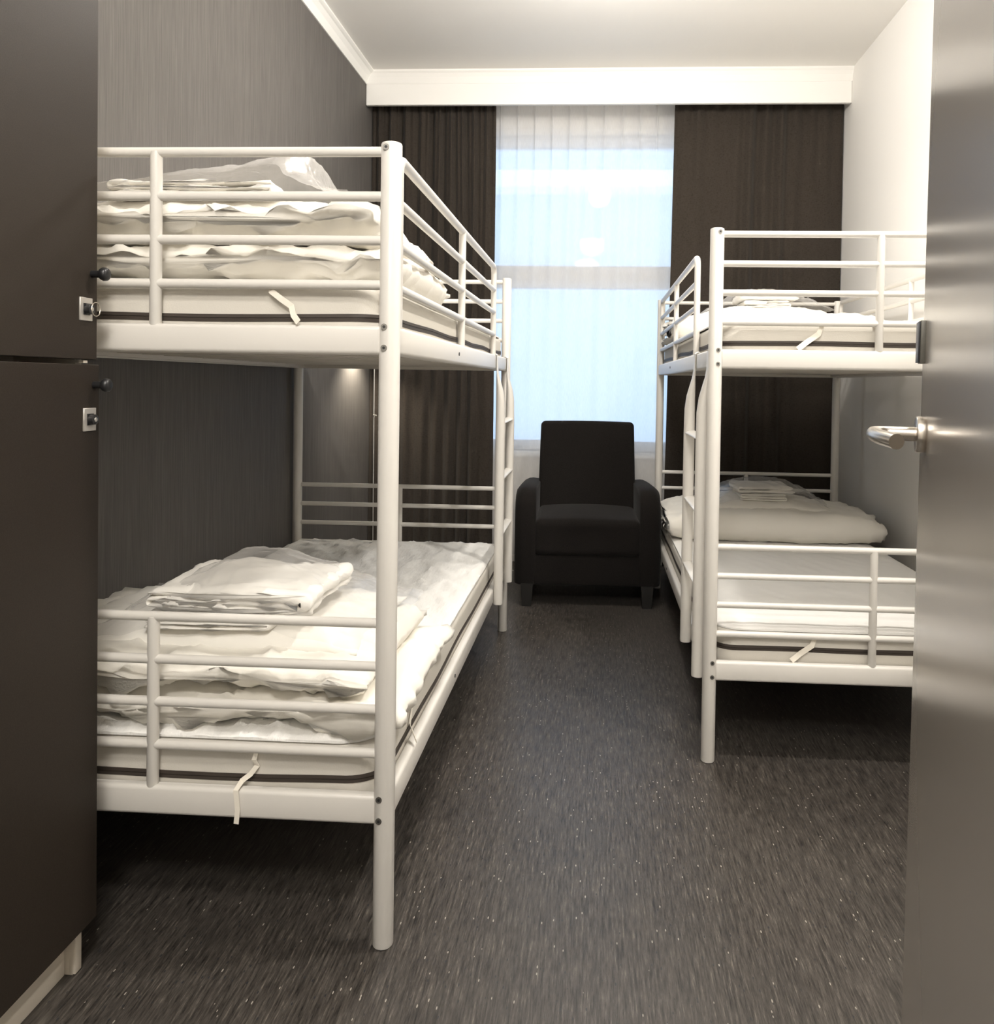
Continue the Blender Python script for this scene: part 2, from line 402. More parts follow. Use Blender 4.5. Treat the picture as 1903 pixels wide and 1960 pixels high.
# ------------------------------------------------------------------ bedding
def rounded_slab(x0, x1, y0, y1, z0, z1, rc, re, nx=24, ny=48, sag=None):
    """slab with rounded plan corners and soft edges"""
    bm = bmesh.new()
    def outline(ins, n=8):
        pts = []; r = max(rc - ins, .004)
        for cx, cy, a0 in ((x1 - ins - r, y1 - ins - r, 0), (x0 + ins + r, y1 - ins - r, pi / 2), (x0 + ins + r, y0 + ins + r, pi), (x1 - ins - r, y0 + ins + r, 3 * pi / 2)):
            for k in range(n + 1): a = a0 + pi / 2 * k / n; pts.append((cx + r * cos(a), cy + r * sin(a)))
        out = []
        for i, p in enumerate(pts):
            q = pts[(i + 1) % len(pts)]; d = sqrt((p[0] - q[0]) ** 2 + (p[1] - q[1]) ** 2); m = max(1, int(d / .05))
            for k in range(m): t = k / m; out.append((p[0] + (q[0] - p[0]) * t, p[1] + (q[1] - p[1]) * t))
        return out
    prof = [(re * (1 - cos(a)), z0 + re * (1 - sin(a))) for a in (pi / 2 * .0, pi / 4)] if False else []
    for k in range(5): a = pi / 2 * k / 4; prof.append((re * (1 - sin(a)), z0 + re * (1 - cos(a))))
    zm = [z0 + re + (z1 - z0 - 2 * re) * t for t in (.33, .66)]
    prof += [(0, z) for z in zm]
    for k in range(5): a = pi / 2 * k / 4; prof.append((re * (1 - cos(a)), z1 - re * (1 - sin(a))))
    n0 = None; rs = []
    base = outline(0); 
    cx, cy = (x0 + x1) / 2, (y0 + y1) / 2
    for ins, z in prof:
        r = []
        for (px, py) in base:
            # inset towards the inside along both axes
            fx = 1 - ins / ((x1 - x0) / 2); fy = 1 - ins / ((y1 - y0) / 2)
            r.append((cx + (px - cx) * fx, cy + (py - cy) * fy, z))
        rs.append(r)
    rings(bm, rs)
    return bm, base
def mattress(x0, x1, y0, y1, z0, z1, zz, label, root_name='mattress', wave=.004, seed=1):
    bm, base = rounded_slab(x0, x1, y0, y1, z0, z1, .07, .022)
    for v in bm.verts:
        if v.co.z > (z0 + z1) / 2: v.co.z += .004 * noise.noise(v.co * 4 + Vector((seed, 0, 0)))
    o = link('mattress', bm, M['tick']); tag(o, label, 'mattress', 'foam mattresses on the bunks'); sharp(o, 50)
    b2 = bmesh.new(); cx, cy = (x0 + x1) / 2, (y0 + y1) / 2; rs = []
    n = len(base)
    for dz, off in ((-.0075, -.004), (-.0075, .0012), (-.001, .0018), (-.0008, .0004), (.0008, .0004), (.001, .0018), (.0075, .0012), (.0075, -.004)):
        r = []
        for px, py in base:
            w = wave * noise.noise(Vector((px * 3 + seed, py * 3, 0))) * 1.6
            fx = 1 + off / ((x1 - x0) / 2); fy = 1 + off / ((y1 - y0) / 2)
            r.append((cx + (px - cx) * fx, cy + (py - cy) * fy, zz + dz + w))
        rs.append(r)
    rings(b2, rs, cap=False); z = link('zip_band', b2, M['zip'], o); z['label'] = 'dark brown zip band'; sharp(z, 40)
    return o
def protector(x0, x1, y0, y1, z, label, mat, amp, straps, seed):
    """thin cotton pad on the mattress: rounded outline, soft wrinkles, elastic corner straps"""
    bm = bmesh.new(); nx, ny = 60, 130; rc = .09
    def hgt(x, y):
        p = Vector((x * 14 + y * 5 + seed, y * 4 - x * 2, seed)); q = Vector((x * 34 + y * 12, y * 10, seed + 4))
        return amp * (max(0, ridge(p)) ** 3 * 1.2 + .5 * max(0, ridge(q)) ** 3)
    top = []
    for i in range(nx + 1):
        row = []
        for j in range(ny + 1):
            x = x0 + (x1 - x0) * i / nx; y = y0 + (y1 - y0) * j / ny
            # pull corners in to a rounded outline
            dx = max(0, abs(x - (x0 + x1) / 2) - ((x1 - x0) / 2 - rc)); dy = max(0, abs(y - (y0 + y1) / 2) - ((y1 - y0) / 2 - rc))
            d = max(dx, dy)
            if dx > 0 and dy > 0:
                l = sqrt(dx * dx + dy * dy); k = d / l
                sx = 1 if x > (x0 + x1) / 2 else -1; sy = 1 if y > (y0 + y1) / 2 else -1
                x = (x0 + x1) / 2 + sx * ((x1 - x0) / 2 - rc + dx * k); y = (y0 + y1) / 2 + sy * ((y1 - y0) / 2 - rc + dy * k)
            e = min(1, (rc - d) / .02) if d > 0 else 1
            row.append(bm.verts.new((x, y, z + .0035 + .004 * max(0, e) + hgt(x, y) * max(.2, e))))
        top.append(row)
    for i in range(nx):
        for j in range(ny): bm.faces.new((top[i][j], top[i + 1][j], top[i + 1][j + 1], top[i][j + 1]))
    # skirt down to the mattress
    rim = [top[i][0] for i in range(nx + 1)] + [top[nx][j] for j in range(1, ny + 1)] + [top[i][ny] for i in range(nx - 1, -1, -1)] + [top[0][j] for j in range(ny - 1, 0, -1)]
    low = [bm.verts.new((v.co.x, v.co.y, z - .001)) for v in rim]
    for k in range(len(rim)):
        n = (k + 1) % len(rim); bm.faces.new((rim[k], low[k], low[n], rim[n]))
    o = link('mattress_protector', bm, mat); tag(o, label, 'mattress protector', 'cotton protectors on the mattresses'); sharp(o, 60)
    for pts, w in straps:
        b = bmesh.new(); pts = [Vector(p) for p in pts]; side = []
        for i, p in enumerate(pts):
            d = pts[min(i + 1, len(pts) - 1)] - pts[max(0, i - 1)]
            side.append((p, d.normalized()))
        rs = []
        for i, (p, d) in enumerate(side):
            nrm = Vector(w[1]); wd = d.cross(nrm).normalized() * w[0] / 2 * (1 if i not in (0,) else .6)
            t = nrm.normalized() * .0006
            rs.append([p - wd - t, p + wd - t, p + wd + t, p - wd + t])
        rings(b, rs); link('elastic_strap', b, M['ribbon'], o, smooth=False)
    return o

def folded(name, mat, org, adir, bdir, A, B, layers, t, seed, crumple=.02, amp=.006, wr=.004, step=.017, sag=0., shift=None, stepb=None, press=None, hem=0., thin=.12, rnd_p=6, lined=0.):
    """cloth folded to and fro: 'layers' thick layers, folds at +A first. adir = fold direction, bdir = sweep direction, world unit vectors, org = centre of the base"""
    a_, b_ = Vector(adir), Vector(bdir); up = Vector((0, 0, 1)); org = Vector(org)
    h = t / 2; cl = []
    shift = shift or [0] * (layers + 1)
    for l in range(layers):
        z = h + l * t
        e0 = -A / 2 + (h if l > 0 else 0); e1 = A / 2 - h
        L0, L1 = e0 + shift[l], e1 - shift[l]
        if l % 2 == 0: seq = (L0, L1)
        else: seq = (L1, L0)
        n = max(2, int(abs(seq[1] - seq[0]) / step))
        for k in range(n + 1): cl.append(Vector((seq[0] + (seq[1] - seq[0]) * k / n, z)))
        if l < layers - 1:
            sg = 1 if l % 2 == 0 else -1; c = Vector((seq[1], z + h))
            for k in range(1, 6): a = -pi / 2 + pi * k / 6; cl.append(Vector((c.x + sg * h * cos(a), c.y + h * sin(a))))
    m = len(cl); left, right = [], []
    nb = max(6, int(B / (stepb or step)))
    betas = [-1 + 2 * j / nb for j in range(nb + 1)]
    betas = [math.copysign(abs(b) ** .75, b) for b in betas]
    nr = []
    for i in range(m):
        d = cl[min(i + 1, m - 1)] - cl[max(i - 1, 0)]; d.normalize(); nr.append(Vector((-d.y, d.x)))
    bm = bmesh.new(); rs = []
    arc = [0.]
    for i in range(1, m): arc.append(arc[-1] + (cl[i] - cl[i - 1]).length)
    tot = arc[-1]
    endf = [1.] * m
    for i in range(m):
        dd = min(arc[i], tot - arc[i])
        if dd < h: endf[i] = sqrt(max(.02, 1 - (1 - dd / h) ** 2))
    ringspec = [(bb, 0.) for bb in betas]
    if hem: ringspec = [(-1., -hem)] + ringspec + [(1., hem)]
    for b, ext in ringspec:
        hh = h * .97 * max(thin, (1 - abs(b) ** rnd_p) ** .5)
        if ext: hh = h * thin * .8
        out = []
        for side, order in ((1, range(m)), (-1, range(m - 1, -1, -1))):
            for i in order:
                q = cl[i] + nr[i] * side * hh * endf[i]
                s = arc[i]
                e = abs(b) ** 5
                sg = math.copysign(1, b)
                bb = b * B / 2 + ext + sg * e * crumple * (noise.noise(Vector((s * 6, seed, sg))) + .5 * noise.noise(Vector((s * 15, seed + 5, sg))))
                zz = q.y + e * h * .55 * (noise.noise(Vector((s * 5, seed + 9, sg * 2))) + .45 * noise.noise(Vector((s * 14, seed + 19, sg))))
                if ext: zz += h * .35 * noise.noise(Vector((s * 22, seed + 3, sg)))
                aa = q.x + e * crumple * .4 * noise.noise(Vector((s * 14, seed + 13, sg)))
                out.append((aa, bb, zz))
        rs.append(out)
    zmax = layers * t
    W = []
    for r in rs:
        rr = []
        for aa, bb, zz in r:
            if press: zz *= press(aa / (A / 2), bb / (B / 2))
            if sag: zz -= sag * (zz / zmax) * (max(0, abs(aa) / (A / 2)) ** 3 + max(0, abs(bb) / (B / 2)) ** 4)
            rr.append(org + a_ * aa + b_ * bb + up * max(zz, 0))
        W.append(rr)
    rings(bm, W)
    bmesh.ops.recalc_face_normals(bm, faces=bm.faces); bm.normal_update()
    for v in bm.verts:
        p = v.co
        q = (p - org); la, lb = q.dot(a_), q.dot(b_)
        e = (abs(lb) / (B / 2)) ** 4
        d = amp * fbm(p * 7 + Vector((seed, 0, 0)), 3)
        w1 = max(0, ridge(Vector((la * 7, lb * 16, q.z * 9)) + Vector((seed, 2, 3)))) ** 4
        w2 = max(0, ridge(Vector((la * 15, lb * 30, q.z * 22)) + Vector((seed, 7, 1)))) ** 3
        d += wr * (w1 + .5 * w2) * (1 + 1.0 * e)
        if lined:
            w3 = max(0, ridge(Vector((la * 3.2 + .6 * noise.noise(p * 5), 0, q.z * 30)) + Vector((seed, 1, 8)))) ** 3
            w4 = max(0, ridge(Vector((la * 6, 0, q.z * 46 + la * 8)) + Vector((seed, 4, 2)))) ** 3
            d += lined * e * (w3 + .6 * w4 - .3)
        zlo = org.z
        v.co = p + v.normal * d
        if v.co.z < zlo + .0015: v.co.z = zlo + .0015
    return link(name, bm, mat)
def pillow(name, org, A, B, Hh, adir, bdir, seed, mat, amp=.006, tilt=0., wr=.006):
    a_, b_ = Vector(adir), Vector(bdir); org = Vector(org); bm = bmesh.new(); n = 44
    def pt(i, j, s):
        a = -1 + 2 * i / n; b = -1 + 2 * j / n
        k = ((1 - abs(a) ** 2.6) * (1 - abs(b) ** 2.6)); k = max(k, 0) ** .5
        pin = 1 - .05 * (1 - abs(b)) * abs(a) ** 3 - 0
        x = a * A / 2 * (1 - .05 * (1 - b * b) * abs(a) ** 4); y = b * B / 2 * (1 - .05 * (1 - a * a) * abs(b) ** 4)
        z = Hh * (.22 + .78 * k) if s > 0 else Hh * (.18 - .18 * k)
        w = org + a_ * x + b_ * y + Vector((0, 0, 1)) * z
        d = amp * fbm(w * 6 + Vector((seed, 0, 0)), 3) * (1 if s > 0 else 0)
        d += wr * max(0, ridge(Vector((x * 12, y * 12, seed)))) ** 3 * (s > 0)
        return w + Vector((0, 0, d + tilt * b))
    T = [[bm.verts.new(pt(i, j, 1)) for j in range(n + 1)] for i in range(n + 1)]
    Bm = [[T[i][j] if False else bm.verts.new(pt(i, j, -1)) for j in range(n + 1)] for i in range(n + 1)]
    for i in range(n):
        for j in range(n):
            bm.faces.new((T[i][j], T[i + 1][j], T[i + 1][j + 1], T[i][j + 1])); bm.faces.new((Bm[i][j], Bm[i][j + 1], Bm[i + 1][j + 1], Bm[i + 1][j]))
    for k in range(n):
        for q in (((k, 0), (k + 1, 0)), ((n, k), (n, k + 1)), ((k + 1, n), (k, n)), ((0, k + 1), (0, k))):
            (i, j), (i2, j2) = q; bm.faces.new((T[i][j], Bm[i][j], Bm[i2][j2], T[i2][j2]))
    return link(name, bm, mat)
def film(name, x0, x1, y0, y1, top, base, seed, amp=.006, nx=80, ny=60, rag=.02):
    """closed-looking bag film: an upper skin over the towels, crinkled, with a narrow lower skirt"""
    bm = bmesh.new(); G = []
    for i in range(nx + 1):
        row = []
        for j in range(ny + 1):
            u, v = i / nx, j / ny; x = x0 + (x1 - x0) * u; y = y0 + (y1 - y0) * v
            ex = rag * noise.noise(Vector((y * 14, seed, 2))) * (abs(2 * u - 1) ** 4); ey = rag * noise.noise(Vector((x * 14, seed, 7))) * (abs(2 * v - 1) ** 4)
            z = top(x, y)
            p = Vector((x * 9, y * 9, seed))
            edge = min(u, 1 - u, v, 1 - v); k = min(1, edge / .12 + .25)
            z += amp * k * (1.3 * max(0, ridge(p)) ** 5 + max(0, ridge(p * 2.3 + Vector((1, 4, 2)))) ** 4 + fbm(p * .6, 2))
            row.append(bm.verts.new((x + ex, y + ey, max(z, base(x, y) + .002))))
        G.append(row)
    for i in range(nx):
        for j in range(ny): bm.faces.new((G[i][j], G[i + 1][j], G[i + 1][j + 1], G[i][j + 1]))
    o = link(name, bm, M['film'])
    return o

XA, YA, ZA = (1, 0, 0), (0, 1, 0), (0, 0, 1)
def left_bedding():
    x0, x1, y0, y1 = LX - .925, LX - .014, LY + .018, LY + BL - .018
    # ---- lower
    zt = .385
    mattress(x0, x1, y0, y1, .262, zt, .3135, 'lower bunk mattress at the grey wall, its wrinkled white top mostly bare', seed=2)
    protector(x0 + .004, x1 - .004, y0 + .004, y1 - .004, zt, 'wrinkled white cotton protector on the lower bunk by the grey wall', M['protector'], .010,
              [([(-.665, y0 - .001, .375), (-.668, y0 - .012, .352), (-.664, y0 - .006, .338), (-.676, y0 - .010, .322), (-.690, y0 - .016, .312), (-.694, y0 - .036, .302), (-.690, y0 - .036, .262), (-.693, y0 - .035, .235)], (.010, (0, -1, 0))),
               ([(x1 + .001, 1.79, .40), (x1 + .004, 1.83, .36), (x1 + .006, 1.80, .33), (x1 + .030, 1.76, .31)], (.012, (1, 0, 0)))], 3)
    d = folded('duvet', M['cotton'], (-.84, 1.885, zt + .008), (-1, 0, 0), YA, .90, .55, 2, .070, 11, crumple=.030, amp=.011, wr=.008, shift=[0, .03, 0], hem=.014, rnd_p=5, lined=.012, press=lambda a, b: 1.0 - .10 * max(0, b) + .06 * a)
    tag(d, 'thick white duvet folded in layers on the lower bunk by the grey wall', 'duvet', 'folded white duvets')
    pl = pillow('pillow', (-.86, 1.91, .512), .72, .46, .070, XA, YA, 4, M['pillow'])
    tag(pl, 'white pillow under the towel bag on the lower bunk by the grey wall', 'pillow', 'white pillows')
    t1 = folded('folded_towel', M['terry'], (-.835, 1.80, .563), XA, YA, .27, .22, 4, .0095, 21, crumple=.012, amp=.003, wr=.002, step=.008, stepb=.012)
    tag(t1, 'smaller folded white towel, lower of the two in the bag by the grey wall', 'towel', 'folded white towels')
    t2 = folded('folded_towel', M['terry'], (-.79, 1.845, .604), (-1, 0, 0), YA, .36, .31, 3, .0150, 25, crumple=.022, amp=.009, wr=.006, step=.010, stepb=.014)
    tag(t2, 'large folded white towel, topmost in the bag on the lower bunk by the grey wall', 'towel', 'folded white towels')
    prof = [(-1.16, .0), (-1.08, .10), (-.98, .45), (-.90, .72), (-.82, 1.), (-.76, .98), (-.66, .78), (-.58, .52), (-.50, .2), (-.40, 0)]
    def top(x, y): 
        c = max(0, 1 - abs((y - 1.85) / .30) ** 2.4) ; return .555 + .150 * interp(x, prof) * c
    b = film('plastic_bag', -1.16, -.44, 1.60, 2.10, top, lambda x, y: .535, 31, .0045); tag(b, 'clear plastic bag puffed over towels on the lower bunk by the grey wall', 'plastic bag', 'clear plastic towel bags')
    # ---- upper
    zt = 1.300
    mattress(x0, x1, y0, y1, 1.178, zt, 1.2345, 'upper bunk mattress at the grey wall, with a dark zip line above the board', seed=5)
    protector(x0 + .004, x1 - .004, y0 + .004, y1 - .004, zt, 'white cotton protector under the duvet on the upper bunk by the grey wall', M['protector_smooth'], .004,
              [([(-.645, y0 - .001, 1.30), (-.640, y0 - .016, 1.283), (-.620, y0 - .016, 1.268), (-.600, y0 - .014, 1.254), (-.594, y0 - .018, 1.236), (-.578, y0 - .034, 1.221)], (.012, (0, -1, 0))),
               ([(x1 + .002, 1.66, 1.295), (x1 + .006, 1.67, 1.25), (x1 + .006, 1.675, 1.22)], (.010, (1, 0, 0)))], 8)
    d = folded('duvet', M['cotton'], (-.845, 1.905, zt + .008), (-1, 0, 0), YA, .87, .60, 2, .084, 41, crumple=.030, amp=.011, wr=.008, shift=[0, .01, 0], hem=.014, rnd_p=5, lined=.013, press=lambda a, b: 1.0 - .10 * max(0, b))
    tag(d, 'thick white duvet folded in layers on the upper bunk by the grey wall', 'duvet', 'folded white duvets')
    pl = pillow('pillow', (-.86, 1.92, 1.452), .72, .48, .060, XA, YA, 44, M['pillow'])
    tag(pl, 'flattened white pillow on the folded duvet of the upper bunk by the grey wall', 'pillow', 'white pillows')
    t1 = folded('folded_towel', M['terry'], (-.87, 1.80, 1.497), XA, YA, .36, .26, 3, .0115, 51, crumple=.012, amp=.004, wr=.003, step=.010, stepb=.013)
    tag(t1, 'folded white towel inside the torn bag on the upper bunk by the grey wall', 'towel', 'folded white towels')
    prof = [(-1.18, .0), (-1.10, .12), (-.98, .35), (-.86, .62), (-.76, .80), (-.70, .96), (-.655, 1.13), (-.642, 1.10), (-.622, .55), (-.58, .18), (-.50, 0)]
    def top(x, y):
        c = max(0, 1 - abs((y - 1.80) / .28) ** 2.2); return 1.488 + .108 * interp(x, prof) * c
    b = film('plastic_bag', -1.18, -.50, 1.58, 2.05, top, lambda x, y: 1.475, 61, .0035); tag(b, 'clear plastic bag with a raised torn end on the upper bunk by the grey wall', 'plastic bag', 'clear plastic towel bags')
left_bedding()

def right_bedding():
    x0, x1, y0, y1 = RX + .014, RX + .925, RY + .018, RY + BL - .018
    spec = [(.385, .262, .333, 'lower', 71), (1.300, 1.178, 1.236, 'upper', 91)]
    for zt, z0, zz, wd, sd in spec:
        mattress(x0, x1, y0, y1, z0, zt, zz, {'lower': 'lower bunk mattress at the white wall, flat and half bare', 'upper': 'upper bunk mattress at the white wall, brightly lit'}[wd], seed=sd)
        zs = zt - .055
        st = [([(.66, y0 - .002, zt - .005), (.645, y0 - .012, zs + .02), (.61, y0 - .013, zs - .005), (.585, y0 - .016, zs - .025)], (.016, (0, -1, 0)))]
        protector(x0 + .004, x1 - .004, y0 + .004, y1 - .004, zt, 'smooth white cotton protector on the %s bunk by the white wall' % wd, M['protector_smooth'], .0025, st, sd)
        d = folded('duvet', M['cotton'], (.835, 4.04, zt + .008), (0, -1, 0), XA, .64, .95, 2, .066, sd, crumple=.03, amp=.012, wr=.005, hem=.01, rnd_p=5, press=lambda a, b: 1.06 - .10 * abs(b) ** 2)
        tag(d, 'plump white duvet folded at the far end of the %s bunk by the white wall' % wd, 'duvet', 'folded white duvets')
        pl = pillow('pillow', (.80, 4.03, zt + .126), .60, .44, .066, XA, YA, sd + 1, M['pillow'])
        tag(pl, 'white pillow on the folded duvet of the %s bunk by the white wall' % wd, 'pillow', 'white pillows')
        zb = zt + .180
        t1 = folded('folded_towel', M['terry'], (.80, 3.98, zb), XA, YA, .21, .24, 3, .0115, sd + 2, crumple=.008, amp=.003, wr=.002, step=.009, stepb=.013)
        tag(t1, 'small folded white towel, lower one in the %s bunk bag by the white wall' % wd, 'towel', 'folded white towels')
        t2 = folded('folded_towel', M['terry'], (.81, 3.99, zb + .0365), (-1, 0, 0), YA, .26, .26, 2, .0165, sd + 3, crumple=.010, amp=.006, wr=.003, step=.009, stepb=.013)
        tag(t2, 'folded white towel, topmost in the %s bunk bag by the white wall' % wd, 'towel', 'folded white towels')
        prof = [(.50, 0), (.57, .35), (.66, .8), (.74, .97), (.82, 1.), (.92, .9), (1.0, .62), (1.06, .35), (1.10, 0)]
        def top(x, y):
            c = max(0, 1 - abs((y - 4.0) / .27) ** 2.4); return zt + .160 + .118 * interp(x, prof) * c
        b = film('plastic_bag', .52, 1.09, 3.78, 4.24, top, lambda x, y: zt + .150, sd + 5, .0045)
        tag(b, 'rounded clear plastic bag of towels on the %s bunk by the white wall' % wd, 'plastic bag', 'clear plastic towel bags')
right_bedding()

# ------------------------------------------------------------------ curtains
def curtain(name, mat, x0, x1, y, z0, z1, fy, nx, nz, label, cat, group=None, thick=.0018):
    bm = bmesh.new(); G = []
    for i in range(nx + 1):
        row = []
        for j in range(nz + 1):
            t = j / nz; z = z0 + (z1 - z0) * t; u = i / nx
            dx, dy = fy(u, t); row.append(bm.verts.new((x0 + (x1 - x0) * u + dx, y + dy, z)))
        G.append(row)
    for i in range(nx):
        for j in range(nz): bm.faces.new((G[i][j], G[i + 1][j], G[i + 1][j + 1], G[i][j + 1]))
    o = link(name, bm, mat, recalc=False)
    if thick:
        md = o.modifiers.new('thickness', 'SOLIDIFY'); md.thickness = thick
    tag(o, label, cat, group); return o
def fl(u, t):      # many deep folds
    a = .030 * (1 - .35 * t); ph = u * 2 * pi * 9.2 + 1.1 * sin(u * 9) + .5 * sin(t * 3 + u * 5)
    f = sin(ph) * a * (.65 + .5 * noise.noise(Vector((u * 7, t * .8, 1))))
    f += .010 * sin(ph * 2.1 + 2) * t ** 2 + .012 * noise.noise(Vector((u * 22, t * 1.5, 3)))
    return (.012 * noise.noise(Vector((u * 5, t * 2, 9))) * min(1, 4 * u) * 1.0 + .012 * (1 - t) * u, f)
curtain('curtain', M['curtain'], XL + .004, -.622, 4.80, .03, 2.86, fl, 240, 40, 'dark brown curtain in many narrow folds beside the grey wall', 'curtain', 'dark brown curtains')
def fr(u, t):
    g = math.exp(-((u - .47) / .10) ** 2) + .7 * math.exp(-((u - .64) / .07) ** 2)
    f = .022 * g * sin((u - .47) * 2 * pi * 11) + .010 * sin(u * 2 * pi * 4 + 1) * (1 - .5 * t) + .006 * noise.noise(Vector((u * 12, t * 1.2, 6)))
    f += t ** 6 * .012 * sin(u * 2 * pi * 12)
    return (-.03 * (1 - t) * (1 - u), f)
curtain('curtain', M['curtain'], .437, XR - .006, 4.80, .03, 2.86, fr, 240, 40, 'dark brown curtain hanging nearly flat beside the white wall', 'curtain', 'dark brown curtains')
def fs(u, t):
    k = u * 13.0; w = k - math.floor(k)
    pin = math.exp(-((w - .5) / .10) ** 2)
    lean = .10 * max(0, t - .55) * max(0, .45 - u)
    f = -.028 * pin * max(0, t - .80) / .2 * .6
    f += .016 * sin(2 * pi * k + .8 * sin(t * 4) + u * 3) * (.25 + .75 * t) * .7 + .012 * noise.noise(Vector((u * 9, t * 1.2, 4)))
    f += .022 * math.exp(-((u - .80) / .03) ** 2) * (1 - t * .6) - .012 * math.exp(-((u - .86) / .03) ** 2)
    return (-.03 * (1 - t) * (u - .5) * 0 + .012 * sin(2 * pi * k) * t ** 3 + lean * 0, f)
curtain('sheer_curtain', M['sheer'], -.76, .60, 4.895, .06, 2.86, fs, 420, 60, 'white pleated sheer curtain across the bright window behind the armchair', 'curtain', None, 0)

# ------------------------------------------------------------------ armchair
def armchair():
    root = empty('armchair', (-.040, 4.33, 0), radians(1.5)); tag(root, 'charcoal fabric armchair standing in front of the window between the bunks', 'armchair')
    def P(name, bm, m=None, ang=50):
        o = link(name, bm, m or M['upholstery'], root); sharp(o, ang); return o
    def soft(x0, x1, y0, y1, z0, z1, bev, bulge=(0, 0, 0), seg=4):
        bm = bx(x0, x1, y0, y1, z0, z1, bev=bev, seg=seg)
        bmesh.ops.subdivide_edges(bm, edges=[e for e in bm.edges if e.calc_length() > .08], cuts=8, use_grid_fill=True)
        c = Vector(((x0 + x1) / 2, (y0 + y1) / 2, (z0 + z1) / 2)); hx, hy, hz = (x1 - x0) / 2, (y1 - y0) / 2, (z1 - z0) / 2
        for v in bm.verts:
            q = v.co - c; a, b, d = q.x / hx, q.y / hy, q.z / hz
            v.co.x += bulge[0] * (1 - b * b) * (1 - d * d) * (a ** 3 if abs(a) > .8 else 0)
            v.co.y += bulge[1] * (1 - a * a) * (1 - d * d) * (b ** 3 if abs(b) > .8 else 0)
            v.co.z += bulge[2] * max(0, 1 - a * a) * max(0, 1 - b * b * .8) * (d ** 3 if d > .6 else 0)
        return bm
    # arms: side profile with a rounded front top
    for s in (-1, 1):
        bm = bmesh.new(); xo, xi = s * .364, s * .258
        prof = [(-.335, .105), (-.345, .20), (-.347, .40), (-.340, .50), (-.320, .548), (-.285, .575), (-.235, .585), (-.05, .578), (.20, .565), (.36, .555), (.36, .105)]
        n = len(prof); rs = []
        for k, (x, ins) in enumerate(((xi, .008), (xi + s * .006, .003), (xi + s * .02, 0), (xi + s * .05, -.003), (xo - s * .035, -.001), (xo - s * .012, .010), (xo - s * .003, .022), (xo, .036))):
            cy, cz = 0, .33
            rs.append([(x, y + (ins if y < 0 else -ins * .3), z - (ins if z > .45 else (-ins * .2))) for y, z in prof])
        rings(bm, rs); P('armrest', bm, ang=45)
    P('seat_cushion', soft(-.268, .268, -.352, .20, .250, .432, .034, (0, -.012, .022)))
    P('front_panel', soft(-.266, .266, -.335, .34, .105, .255, .008, (0, 0, 0), 2))
    # back: leaning slab
    bm = soft(-.272, .272, -.07, .07, .0, .60, .026, (0, -.02, .006))
    for v in bm.verts:
        t = v.co.z / .60; v.co.x *= 1 - .035 * t
    bmesh.ops.rotate(bm, verts=bm.verts, cent=(0, 0, 0), matrix=Matrix.Rotation(radians(-13), 3, 'X'))
    bmesh.ops.translate(bm, verts=bm.verts, vec=(0, .155, .300))
    P('backrest', bm)
    for x, y in ((-.298, -.325), (.298, -.325), (-.298, .31), (.298, .31)):
        bm = bmesh.new(); rs = []
        for z, w in ((0, .0215), (.008, .023), (.112, .030)): rs.append([(x + a * w, y + b * w, z) for a, b in ((-1, -1), (1, -1), (1, 1), (-1, 1))])
        rings(bm, rs); P('leg', bm, M['chair_leg'], 30)
    bm = cyl((-.3685, -.30, .165), (-.3735, -.30, .165), .004, 12); P('stud', bm, M['bolt'])
armchair()

